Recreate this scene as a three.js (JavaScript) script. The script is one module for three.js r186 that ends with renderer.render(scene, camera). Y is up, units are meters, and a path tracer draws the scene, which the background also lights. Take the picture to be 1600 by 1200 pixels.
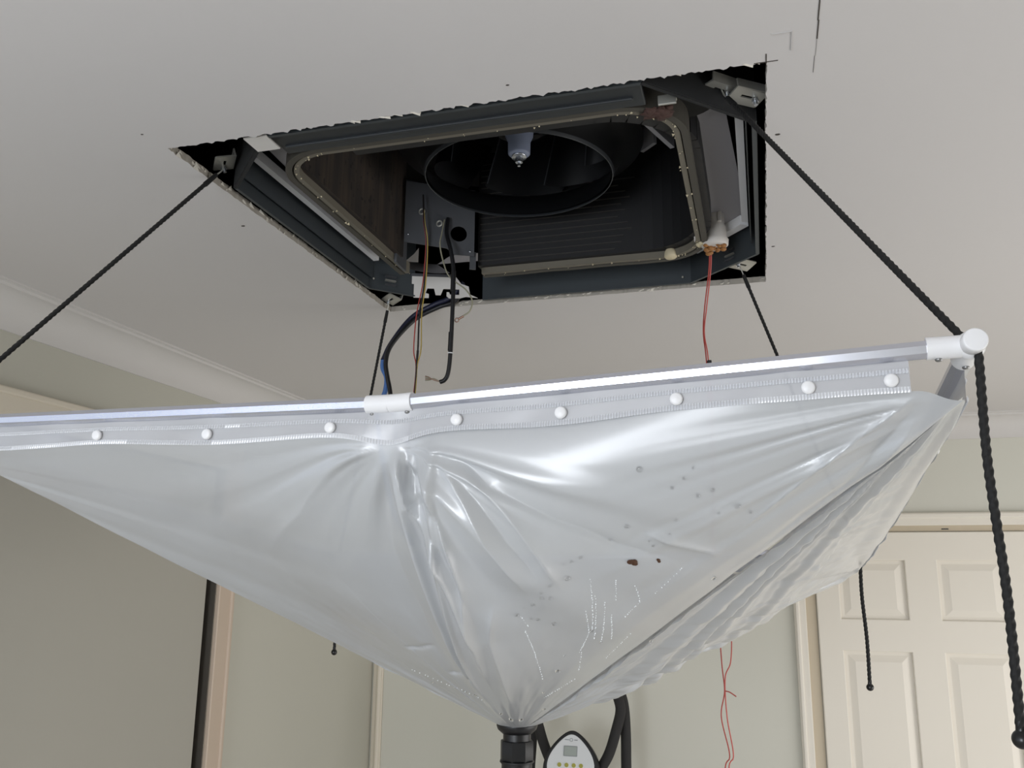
import * as THREE from 'three';
import { mergeGeometries, toCreasedNormals } from 'three/addons/utils/BufferGeometryUtils.js';
import { RoundedBoxGeometry } from 'three/addons/geometries/RoundedBoxGeometry.js';
import { RectAreaLightUniformsLib } from 'three/addons/lights/RectAreaLightUniformsLib.js';

// ---------------------------------------------------------------- camera, sky, window light, exposure
const EYE = 1.79, CEIL = 2.45;               // height of the lens and of the ceiling
const scene = new THREE.Scene();
const camera = new THREE.PerspectiveCamera(47.33, 4 / 3, 0.02, 60);
camera.position.set(0, EYE, 0);
camera.quaternion.setFromRotationMatrix(new THREE.Matrix4().makeBasis(
  new THREE.Vector3(0.96228897, 0.00913725, -0.27187579),
  new THREE.Vector3(0.05207875, 0.97476143, 0.21708973),
  new THREE.Vector3(0.26699763, -0.22306201, 0.93753632)));
scene.background = new THREE.Color(0.80, 0.90, 1.0);
scene.backgroundIntensity = 1.2;
const renderer = new THREE.WebGLRenderer({ antialias: true });
renderer.toneMapping = THREE.LinearToneMapping;
renderer.toneMappingExposure = 0.38;
renderer.shadowMap.enabled = true;
RectAreaLightUniformsLib.init();
function windowLight(name, w, h, pos, dir, color, power) {
  const l = new THREE.RectAreaLight(color, power, w, h);
  l.name = name; l.position.set(...pos); l.lookAt(pos[0] + dir[0], pos[1] + dir[1], pos[2] + dir[2]);
  scene.add(l); return l;
}
// daylight of the three windows of the room, beside and behind the camera
const WIN_REAR = { x0: -1.35, x1: -0.35, y0: 0.9, y1: 2.1 };
const WIN_LEFT = { z0: -0.5, z1: 1.8, y0: 0.95, y1: 2.1 };
const WIN_RIGHT = { z0: -3.0, z1: -0.5, y0: 0.05, y1: 1.75 };
windowLight('window_light', 0.96, 1.16, [-0.85, 1.5, 1.985], [0, 0, -1], 0xf2f7ff, 34);
windowLight('window_light_001', 2.26, 1.11, [-1.675, 1.525, 0.65], [1, 0, 0], 0xdfe8ff, 1.6);
windowLight('window_light_002', 2.46, 1.66, [2.335, 0.9, -1.75], [-1, 0, 0], 0xfdf9f6, 8.2);

// ---------------------------------------------------------------- helpers
let seed = 20240611;
const rnd = () => ((seed = (seed * 1664525 + 1013904223) >>> 0) / 4294967296);
const V = (x, y, z) => new THREE.Vector3(x, y, z);
const R = (x, y, z) => V(x, y + EYE, z);      // metres measured from the lens height
const clamp = (x, a, b) => Math.min(b, Math.max(a, x));
const smooth = (a, b, x) => { const t = clamp((x - a) / (b - a), 0, 1); return t * t * (3 - 2 * t); };
const lerp = (a, b, t) => a + (b - a) * t;
const gauss = (x, w) => Math.exp(-(x * x) / (w * w));
const table = Array.from({ length: 4096 }, rnd);
function noise1(x, k = 0) {                   // smooth value noise, -1 .. 1
  const i = Math.floor(x), f = x - i, s = f * f * (3 - 2 * f), h = (n) => table[(n * 131 + k * 977 + 40960) & 4095];
  return lerp(h(i), h(i + 1), s) * 2 - 1;
}
function noise2(x, y, k = 0) {
  const i = Math.floor(x), j = Math.floor(y), f = x - i, g = y - j, s = f * f * (3 - 2 * f), t = g * g * (3 - 2 * g);
  const h = (a, b) => table[((a * 73 + b * 1931 + k * 557) % 4096 + 4096) & 4095];
  return lerp(lerp(h(i, j), h(i + 1, j), s), lerp(h(i, j + 1), h(i + 1, j + 1), s), t) * 2 - 1;
}
const used = new Map();
function numbered(name) {
  const n = used.get(name) ?? 0; used.set(name, n + 1);
  return n ? name + '_' + String(n).padStart(3, '0') : name;
}
function shade(o) { o.castShadow = true; o.receiveShadow = true; return o; }
function mesh(name, geo, mat, parent, label) {
  const g = Array.isArray(geo) ? mergeGeometries(geo.map((q) => { const c = q.index ? q.toNonIndexed() : q; for (const k of Object.keys(c.attributes)) if (!['position', 'normal', 'uv'].includes(k)) c.deleteAttribute(k); return c; })) : geo;
  const m = shade(new THREE.Mesh(g, mat));
  m.name = parent ? name : numbered(name);
  if (parent) {
    const n = parent.children.filter((c) => c.userData.plain === name).length;
    if (n) m.name = name + '_' + String(n).padStart(3, '0');
    m.userData.plain = name;
  }
  (parent ?? scene).add(m);
  if (label) m.userData.label = label;
  return m;
}
function tag(o, label, category, group, kind) {
  o.userData.label = label; o.userData.category = category;
  if (group) o.userData.group = group;
  if (kind) o.userData.kind = kind;
  return o;
}
function thing(name, label, category, pos, group) {
  const o = new THREE.Group(); o.name = numbered(name); o.position.copy(pos); scene.add(o);
  return tag(o, label, category, group);
}
function struct(name, geo, mat) { const m = mesh(name, geo, mat); m.userData.kind = 'structure'; return m; }
function box(x0, x1, y0, y1, z0, z1, r = 0) {
  const w = Math.abs(x1 - x0), h = Math.abs(y1 - y0), d = Math.abs(z1 - z0);
  const g = r ? new RoundedBoxGeometry(w, h, d, 2, r) : new THREE.BoxGeometry(w, h, d);
  g.translate((x0 + x1) / 2, (y0 + y1) / 2, (z0 + z1) / 2); return g;
}
function path(points, tension = 0.5) { return new THREE.CatmullRomCurve3(points, false, 'catmullrom', tension); }
function tube(points, r, seg = 48, rad = 8) { return new THREE.TubeGeometry(points.length > 1 && points.isCurve ? points : path(points), seg, r, rad, false); }
// a prism along a polyline: the profile (list of [across, up]) is carried along a -> b
function prism(a, b, profile, upHint = V(0, 1, 0)) {
  const dir = b.clone().sub(a).normalize(), side = dir.clone().cross(upHint).normalize(), up = side.clone().cross(dir);
  const n = profile.length, pos = [], uv = [];
  const P = (base, [s, u]) => base.clone().addScaledVector(side, s).addScaledVector(up, u);
  const len = a.distanceTo(b);
  for (let i = 0; i < n; i++) {
    const p = profile[i], q = profile[(i + 1) % n], A = P(a, p), B = P(b, p), C = P(b, q), D = P(a, q);
    for (const [v, s, t] of [[A, 0, 0], [B, len, 0], [C, len, 1], [A, 0, 0], [C, len, 1], [D, 0, 1]]) { pos.push(v.x, v.y, v.z); uv.push(s, t * 0.02); }
  }
  for (let i = 1; i < n - 1; i++) for (const [base, o] of [[a, [0, i + 1, i]], [b, [0, i, i + 1]]]) for (const k of o) { const v = P(base, profile[k]); pos.push(v.x, v.y, v.z); uv.push(0, 0); }
  const g = new THREE.BufferGeometry();
  g.setAttribute('position', new THREE.Float32BufferAttribute(pos, 3)); g.setAttribute('uv', new THREE.Float32BufferAttribute(uv, 2));
  g.computeVertexNormals(); return g;
}
function octagon(r, turn = 0) { return Array.from({ length: 8 }, (_, i) => { const a = (i + 0.5) * Math.PI / 4 + turn; return [Math.cos(a) * r / Math.cos(Math.PI / 8), Math.sin(a) * r / Math.cos(Math.PI / 8)]; }); }
function circle(r, n = 20) { return Array.from({ length: n }, (_, i) => [Math.cos(i / n * 2 * Math.PI) * r, Math.sin(i / n * 2 * Math.PI) * r]); }
function between(geo, a, b) {                  // a geometry along +y of length 1 laid from a to b
  const d = b.clone().sub(a), q = new THREE.Quaternion().setFromUnitVectors(V(0, 1, 0), d.clone().normalize());
  return geo.applyMatrix4(new THREE.Matrix4().compose(a.clone().add(b).multiplyScalar(0.5), q, V(1, 1, 1)));
}
function cyl(a, b, r0, r1 = r0, n = 20) { const g = new THREE.CylinderGeometry(r1, r0, a.distanceTo(b), n); return between(g, a, b); }
function grid(nu, nv, f, flip = false) {       // a surface from f(i/nu, j/nv)
  const pos = [], uv = [], idx = [];
  for (let j = 0; j <= nv; j++) for (let i = 0; i <= nu; i++) { const p = f(i / nu, j / nv); pos.push(p.x, p.y, p.z); uv.push(i / nu, j / nv); }
  for (let j = 0; j < nv; j++) for (let i = 0; i < nu; i++) { const a = j * (nu + 1) + i, b = a + 1, c = a + nu + 1, d = c + 1; flip ? idx.push(a, b, d, a, d, c) : idx.push(a, d, b, a, c, d); }
  const g = new THREE.BufferGeometry();
  g.setAttribute('position', new THREE.Float32BufferAttribute(pos, 3)); g.setAttribute('uv', new THREE.Float32BufferAttribute(uv, 2));
  g.setIndex(idx); g.computeVertexNormals(); return g;
}
function flatShaded(g) { const n = g.toNonIndexed(); n.computeVertexNormals(); return n; }
function shape(pts) { const s = new THREE.Shape(); pts.forEach(([x, y], i) => (i ? s.lineTo(x, y) : s.moveTo(x, y))); return s; }
function extrude(s, depth, bevel = 0, seg = 1) { return new THREE.ExtrudeGeometry(s, { depth, bevelEnabled: bevel > 0, bevelThickness: bevel, bevelSize: bevel, bevelOffset: -bevel, bevelSegments: seg, curveSegments: 10 }); }
function roundedPath(w, h, r, C = THREE.Shape) {
  const s = new C(), x = w / 2, y = h / 2;
  s.moveTo(-x + r, -y); s.lineTo(x - r, -y); s.absarc(x - r, -y + r, r, -Math.PI / 2, 0); s.lineTo(x, y - r); s.absarc(x - r, y - r, r, 0, Math.PI / 2);
  s.lineTo(-x + r, y); s.absarc(-x + r, y - r, r, Math.PI / 2, Math.PI); s.lineTo(-x, -y + r); s.absarc(-x + r, -y + r, r, Math.PI, 1.5 * Math.PI); return s;
}
const flat = (g) => g.rotateX(-Math.PI / 2);   // shape plane (x, y) -> (x, -z), depth -> up

// ---------------------------------------------------------------- materials
function texture(size, f, srgb) {
  const d = new Uint8Array(size * size * 4);
  for (let y = 0; y < size; y++) for (let x = 0; x < size; x++) { const c = f(x / size, y / size), k = (y * size + x) * 4; d[k] = c[0]; d[k + 1] = c[1]; d[k + 2] = c[2]; d[k + 3] = 255; }
  const t = new THREE.DataTexture(d, size, size); t.magFilter = THREE.LinearFilter; t.minFilter = THREE.LinearMipmapLinearFilter; t.generateMipmaps = true;
  t.wrapS = t.wrapT = THREE.RepeatWrapping; if (srgb) t.colorSpace = THREE.SRGBColorSpace; t.needsUpdate = true; return t;
}
const grain = texture(512, (x, y) => { const v = 128 + 60 * noise2(x * 90, y * 90, 1) + 40 * noise2(x * 210, y * 210, 2); return [v, v, v]; });
function M(hex, roughness = 0.6, extra = {}) { return new THREE.MeshPhysicalMaterial({ color: hex, roughness, ...extra }); }
const paint = (hex, rough) => M(hex, rough, { bumpMap: grain, bumpScale: 0.0002 });
const MAT = {
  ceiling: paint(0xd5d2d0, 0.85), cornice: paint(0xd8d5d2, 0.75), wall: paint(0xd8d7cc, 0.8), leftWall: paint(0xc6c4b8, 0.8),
  cream: M(0xeee8dc, 0.45), creamTrim: M(0xe3dac9, 0.45), jamb: M(0xcdc0a9, 0.5), tan: M(0xcab8a6, 0.5), panel: paint(0xb0ada3, 0.7), floor: paint(0xcfcdc9, 0.7),
  gypsum: M(0xb0aaa0, 0.95, { bumpMap: grain, bumpScale: 0.001 }), paper: M(0xd8d3c8, 0.9), dark: M(0x14130f, 0.95), crack: M(0x4b4540, 0.9),
  panelShade: M(0x1c1d1e, 0.9), steelDark: M(0x2b2f32, 0.5), steel: M(0x42484c, 0.45, { metalness: 0.25 }), steelLight: M(0x54565a, 0.5, { metalness: 0.2 }), foam: M(0x9f9da0, 0.85), foamEdge: M(0xf2f2f2, 0.8),
  seal: M(0x6f6a5e, 0.7), sealDark: M(0x45423b, 0.7), coil: M(0x19191b, 0.6), coilRidge: M(0x3c3a38, 0.5), fan: M(0x101113, 0.42), fanEdge: M(0x3a3d40, 0.35), blackPlastic: M(0x101013, 0.4),
  zinc: M(0xb5b4ac, 0.4, { metalness: 0.5 }), silver: M(0xc8ccd2, 0.25, { metalness: 0.9 }), motor: M(0x8f98ae, 0.4), whitePlate: M(0xd9d6d1, 0.5), pump: M(0xd0cbc4, 0.55), gunk: M(0x9a6a38, 0.6), gunkPale: M(0xcfc3a4, 0.7), rust: M(0x46302a, 0.85),
  rope: M(0x121212, 0.75), ball: M(0x0e0e10, 0.3), cable: M(0x17171a, 0.45), cableBlue: M(0x4a76b8, 0.45), navy: M(0x20233a, 0.5), redWire: M(0xb0443c, 0.5), pinkWire: M(0xc05850, 0.5), blackWire: M(0x1a1818, 0.5), yellowWire: M(0xb59c4c, 0.5), earthWire: M(0x9d9a84, 0.5), copper: M(0xa08070, 0.4, { metalness: 0.6 }),
  alu: M(0xd6d8e2, 0.22, { metalness: 0.85 }), whitePlastic: M(0xf1f1f2, 0.35), screw: M(0x9c9c9c, 0.3, { metalness: 0.8 }),
  film: M(0xc6c9cc, 0.4, { transmission: 0.2, thickness: 0, ior: 1.75, clearcoat: 1, clearcoatRoughness: 0.22, side: THREE.DoubleSide }),
  sleeve: M(0xc8cacf, 0.4, { transmission: 0.3, thickness: 0, ior: 1.75, clearcoat: 1, clearcoatRoughness: 0.2, side: THREE.DoubleSide }),
  sealRib: M(0xe2e4e8, 0.3, { transmission: 0.2, thickness: 0, ior: 1.75, clearcoat: 1, clearcoatRoughness: 0.12, side: THREE.DoubleSide }),
  bead: M(0xf2f6f8, 0.08, { clearcoat: 1, clearcoatRoughness: 0.03 }), water: M(0xffffff, 0.02, { transmission: 1, thickness: 0.004, ior: 1.33 }), speck: M(0x4a2d18, 0.7),
  lcd: M(0xa3aba6, 0.3), consoleFace: M(0xdfe2e4, 0.4), button: M(0xa8a348, 0.5), frameGrey: M(0x3a3a3c, 0.5), foamGrip: M(0x2b2a2a, 0.85), print: M(0x8f9496, 0.6),
  glass: M(0xffffff, 0.0, { transmission: 1, thickness: 0, ior: 1.5 }),
};
const stained = texture(256, (x, y) => {
  const s = noise1(x * 60, 5) * 0.5 + noise1(x * 18, 6) * 0.5, b = noise2(x * 9, y * 3, 7), k = clamp(0.45 + 0.35 * s + 0.45 * b, 0, 1), spot = noise2(x * 40, y * 26, 8) > 0.72 ? 0.45 : 1;
  return [lerp(34, 66, k) * spot, lerp(30, 54, k) * spot, lerp(28, 44, k) * spot];
}, true);
MAT.stained = M(0xffffff, 0.8, { map: stained });

// ---------------------------------------------------------------- the room
const XL = -1.69, XR = 2.35, ZB = -3.735, ZF = 2.0;
const HOLE = [[-0.8652, -1.0586], [0.0353, -1.0588], [0.0353, -1.9258], [-0.8653, -1.9257]];      // x, z of the cut-out
{
  // ragged saw cut round the hole
  const edge = [];
  for (let k = 0; k < 4; k++) {
    const [ax, az] = HOLE[k], [bx, bz] = HOLE[(k + 1) % 4], L = Math.hypot(bx - ax, bz - az), n = Math.round(L / 0.0045);
    const nx = -(bz - az) / L, nz = (bx - ax) / L;                    // points away from the middle or into it
    for (let i = 0; i < n; i++) {
      const t = i / n; let d = 0.0012 * noise1(i * 0.9, k) + 0.001 * noise1(i * 0.23, k + 9);
      if (k === 0) { const c = (i * 0.0045 / 0.026 + 0.4 * noise1(i * 0.07, 20)) % 1, e = smooth(0, 0.08, t) * smooth(0, 0.02, 1 - t); d += e * (0.0035 * (Math.abs(c) > 0.78 ? 1 : 0) - 0.002 * (noise1(i * 0.5, 11) > 0.4 ? 1 : 0)); }
      edge.push([ax + (bx - ax) * t - nx * d, az + (bz - az) * t - nz * d]);
    }
  }
  const s = shape([[XL - 0.12, -(ZB - 0.12)], [XR + 0.12, -(ZB - 0.12)], [XR + 0.12, -(ZF + 0.12)], [XL - 0.12, -(ZF + 0.12)]]);
  const h = new THREE.Path(); edge.forEach(([x, z], i) => (i ? h.lineTo(x, -z) : h.moveTo(x, -z))); h.closePath(); s.holes.push(h);
  const g = flat(extrude(s, 0.013)); g.translate(0, CEIL, 0);
  const c = struct('ceiling', g, [MAT.ceiling, MAT.gypsum]);
  // torn paper fringe on the left and far cut, hairline crack, fixings
  const bits = [];
  for (let i = 0; i < 110; i++) {
    const far = i % 3, t = rnd(), x = far ? lerp(-0.865, 0.035, t) : -0.8655, z = far === 1 ? -1.9262 : far === 2 ? -1.0592 : lerp(-1.06, -1.925, t), L = 0.003 + 0.006 * rnd();
    const b = new THREE.TetrahedronGeometry(L, 0); b.scale(far ? 1.6 : 0.5, 0.7, far ? 0.5 : 1.6); b.rotateY(rnd() * 0.6); b.translate(x, CEIL + 0.001 + rnd() * 0.009, z); bits.push(b);
  }
  const fr = mesh('torn_paper', bits, MAT.paper, c); fr.userData.kind = 'stuff';
  const crack = [[0.0942, -0.90], [0.0944, -0.947], [0.0952, -0.985], [0.096, -1.023], [0.0953, -1.06], [0.0941, -1.098]];
  mesh('hairline_crack', crack.slice(1).map(([x, z], i) => box(crack[i][0] - 0.0004, x + 0.0004, CEIL - 0.0006, CEIL + 0.0002, crack[i][1], z)), MAT.crack, c, 'thin dark hairline crack');
  mesh('filler_ridge', [box(0.041, 0.066, CEIL - 0.001, CEIL + 0.0002, -0.9985, -1.0), box(0.065, 0.0662, CEIL - 0.0012, CEIL + 0.0002, -1.0, -1.04)], MAT.ceiling, c, 'small raised right-angled paint ridge');
  for (const [x, z, r] of [[-0.3019, -1.0242, 0.0022], [-0.9211, -1.3578, 0.0034], [0.0518, -1.2558, 0.0034], [0.0487, -1.7149, 0.003], [-0.8746, -1.0107, 0.002]]) {
    const d = new THREE.SphereGeometry(r, 10, 6); d.scale(1.2, 0.35, 0.8); d.translate(x, CEIL, z); mesh('nail_hole', d, MAT.crack, c);
  }
  const cut = [];
  for (const [x0, x1, z0, z1] of [[0.0345, 0.036, -1.04, -1.062], [0.02, 0.05, -1.0575, -1.059]]) cut.push(box(x0, x1, CEIL - 0.0005, CEIL + 0.0002, z0, z1));
  mesh('saw_overcut', cut, MAT.crack, c, 'dark crossed saw cuts past the corner');
}
const T = 0.12;
struct('floor', box(XL - T, XR + T, -0.1, 0, ZB - T, ZF + T), MAT.floor);
struct('wall_back', box(XL - T, XR + T, 0, CEIL, ZB - T, ZB), MAT.wall);
const rw = (z0, z1, y0, y1) => box(XR, XR + T, y0, y1, z0, z1), K = WIN_RIGHT;
struct('wall_right', [rw(ZB, K.z0, 0, CEIL), rw(K.z1, ZF, 0, CEIL), rw(K.z0, K.z1, 0, K.y0), rw(K.z0, K.z1, K.y1, CEIL)], MAT.wall);
const wl = (z0, z1, y0, y1) => box(XL - T, XL, y0, y1, z0, z1), W = WIN_LEFT, DZ0 = -2.507, DZ1 = -1.25, DTOP = EYE + 0.36;
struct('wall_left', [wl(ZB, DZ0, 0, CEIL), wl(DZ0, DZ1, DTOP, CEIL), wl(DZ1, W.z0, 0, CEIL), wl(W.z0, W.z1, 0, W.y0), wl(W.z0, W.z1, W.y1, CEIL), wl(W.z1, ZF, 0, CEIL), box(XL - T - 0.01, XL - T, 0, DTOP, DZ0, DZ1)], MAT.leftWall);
const wr = (x0, x1, y0, y1) => box(x0, x1, y0, y1, ZF, ZF + T), Q = WIN_REAR;
struct('wall_rear', [wr(XL - T, Q.x0, 0, CEIL), wr(Q.x1, XR + T, 0, CEIL), wr(Q.x0, Q.x1, 0, Q.y0), wr(Q.x0, Q.x1, Q.y1, CEIL)], MAT.wall);
struct('roof_void', [box(XL - T, XR + T, CEIL + 0.75, CEIL + 0.8, ZB - T, ZF + T), box(XL - T, XL - T + 0.02, CEIL + 0.013, CEIL + 0.75, ZB - T, ZF + T), box(XR + T - 0.02, XR + T, CEIL + 0.013, CEIL + 0.75, ZB - T, ZF + T),
  box(XL - T, XR + T, CEIL + 0.013, CEIL + 0.75, ZB - T, ZB - T + 0.02), box(XL - T, XR + T, CEIL + 0.013, CEIL + 0.75, ZF + T - 0.02, ZF + T)], MAT.dark);
function windowFrame(n, side) {
  const horizontal = side === 'rear';
  const wf = new THREE.Group(); wf.name = 'window_' + n; wf.userData.kind = 'structure'; scene.add(wf);
  const f = 0.05, put = (u0, u1, y0, y1, d0, d1) => (horizontal ? box(u0, u1, y0, y1, ZF + d0, ZF + d1) : side === 'left' ? box(XL - d1, XL - d0, y0, y1, u0, u1) : box(XR + d0, XR + d1, y0, y1, u0, u1));
  const [u0, u1, y0, y1] = horizontal ? [Q.x0, Q.x1, Q.y0, Q.y1] : side === 'left' ? [W.z0, W.z1, W.y0, W.y1] : [K.z0, K.z1, K.y0, K.y1], um = (u0 + u1) / 2;
  mesh('window_frame', [put(u0, u1, y0, y0 + f, 0.03, 0.09), put(u0, u1, y1 - f, y1, 0.03, 0.09), put(u0, u0 + f, y0, y1, 0.03, 0.09), put(u1 - f, u1, y0, y1, 0.03, 0.09), put(um - f / 2, um + f / 2, y0, y1, 0.03, 0.09)], MAT.whitePlastic, wf);
  mesh('pane', put(u0 + f, um - f / 2, y0 + f, y1 - f, 0.058, 0.062), MAT.glass, wf); mesh('pane', put(um + f / 2, u1 - f, y0 + f, y1 - f, 0.058, 0.062), MAT.glass, wf);
}
windowFrame(1, 'rear'); windowFrame(2, 'left'); windowFrame(3, 'right');
{ // cove cornice
  const prof = [[0, 0], [0, -0.09], [0.006, -0.09]];
  for (let i = 0; i <= 10; i++) { const a = i / 10 * Math.PI / 2; prof.push([0.006 + 0.072 * (1 - Math.cos(a)), -0.085 + 0.072 * Math.sin(a)]); }
  prof.push([0.079, -0.006], [0.09, -0.005], [0.09, 0]);
  const up = V(0, 1, 0), c = (a, b, s) => toCreasedNormals(prism(a, b, prof.map(([x, y]) => [x * s, y]), up), 0.6);
  struct('trim_1', c(V(XL, CEIL, ZF), V(XL, CEIL, ZB), 1), MAT.cornice);
  struct('trim_2', c(V(XL, CEIL, ZB), V(XR, CEIL, ZB), 1), MAT.cornice);
  struct('trim_3', c(V(XR, CEIL, ZB), V(XR, CEIL, ZF), 1), MAT.cornice);
  struct('trim_4', c(V(XR, CEIL, ZF), V(XL, CEIL, ZF), 1), MAT.cornice);
}
struct('trim_5', [box(-1.682, -1.636, 0, 2.2, ZB, ZB + 0.012, 0.005), cyl(V(-1.652, 0, ZB + 0.012), V(-1.652, 2.2, ZB + 0.012), 0.012, 0.012, 14)], MAT.creamTrim);
{ // wardrobe door in the left wall: a plain leaf in an architrave
  const d = new THREE.Group(); d.name = 'door_2'; d.userData.kind = 'structure'; scene.add(d);
  const a = 0.079;
  mesh('architrave', [box(XL, XL + 0.016, 0, DTOP + a, DZ0 - a, DZ0, 0.004), box(XL + 0.004, XL + 0.022, 0, DTOP + a, DZ0 - a, DZ0 - a + 0.018, 0.006)], MAT.tan, d);  // side pieces tan beside the cream head: shade put into their colour
  mesh('architrave', [box(XL, XL + 0.016, DTOP, DTOP + a, DZ0, DZ1 + a, 0.004), box(XL + 0.004, XL + 0.022, DTOP + a - 0.018, DTOP + a, DZ0 - a, DZ1 + a, 0.006)], MAT.creamTrim, d);
  mesh('architrave', box(XL, XL + 0.016, 0, DTOP, DZ1, DZ1 + a, 0.004), MAT.tan, d);
  mesh('jamb', [box(XL - T, XL, 0, DTOP, DZ0, DZ0 + 0.004), box(XL - T, XL, DTOP - 0.004, DTOP, DZ0, DZ1), box(XL - T, XL, 0, DTOP, DZ1 - 0.004, DZ1)], M(0x4b463f, 0.8), d);  // dark lining colour stands in for the shadow in the gap
  mesh('leaf', box(XL - 0.052, XL - 0.012, 0.006, DTOP - 0.008, DZ0 + 0.034, DZ1 - 0.008, 0.002), MAT.panel, d);
}
{ // six-panel door in the back wall
  const d = new THREE.Group(); d.name = 'door_1'; d.userData.kind = 'structure'; scene.add(d);
  const x0 = 0.187, x1 = 0.947, top = EYE + 0.212, z = ZB;
  const leaf = shape([[x0, 0.005], [x1, 0.005], [x1, top], [x0, top]]);
  const rows = [[EYE - 0.117, EYE + 0.104], [EYE - 1.0, EYE - 0.236], [0.16, EYE - 1.12]], cols = [[0.275, 0.516], [0.632, 0.857]];
  const hole = (a, b, c, e) => { const h = new THREE.Path(); h.moveTo(a, c); h.lineTo(a, e); h.lineTo(b, e); h.lineTo(b, c); h.closePath(); return h; };
  for (const [c, e] of rows) for (const [a, b] of cols) leaf.holes.push(hole(a, b, c, e));
  const g = extrude(leaf, 0.010, 0.004, 2); g.translate(0, 0, z + 0.004); mesh('leaf', g, MAT.cream, d);
  mesh('backing_board', box(x0, x1, 0.005, top, z, z + 0.005), MAT.cream, d);
  for (const [c, e] of rows) for (const [a, b] of cols) {
    const m = 0.012, k = 0.038, f = shape([[a + m, c + m], [b - m, c + m], [b - m, e - m], [a + m, e - m]]);
    const q = new THREE.ExtrudeGeometry(f, { depth: 0.0005, bevelEnabled: true, bevelThickness: 0.009, bevelSize: k - m, bevelOffset: -(k - m), bevelSegments: 1 });
    q.translate(0, 0, z + 0.004); mesh('raised_panel', q, MAT.cream, d);
  }
  const fr = (a, b, c, e, t, r = 0.004) => box(a, b, c, e, z, z + t, r);
  mesh('architrave', [fr(0.100, 0.146, 0, EYE + 0.284, 0.02), fr(0.104, 0.122, 0, EYE + 0.284, 0.026, 0.007)], MAT.cream, d);
  mesh('architrave', [fr(1.0, 1.046, 0, EYE + 0.284, 0.02), fr(1.024, 1.042, 0, EYE + 0.284, 0.026, 0.007)], MAT.cream, d);
  mesh('architrave', [fr(0.100, 1.046, EYE + 0.236, EYE + 0.286, 0.02), fr(0.104, 1.042, EYE + 0.262, EYE + 0.284, 0.026, 0.007)], MAT.cream, d);
  mesh('jamb', [fr(0.146, 0.184, 0, EYE + 0.236, 0.006, 0), fr(0.95, 1.0, 0, EYE + 0.236, 0.006, 0), fr(0.146, 1.0, EYE + 0.215, EYE + 0.236, 0.006, 0)], MAT.jamb, d);
  mesh('latch_mark', fr(0.66, 0.685, EYE + 0.221, EYE + 0.225, 0.0075, 0), MAT.frameGrey, d);
}

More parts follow.
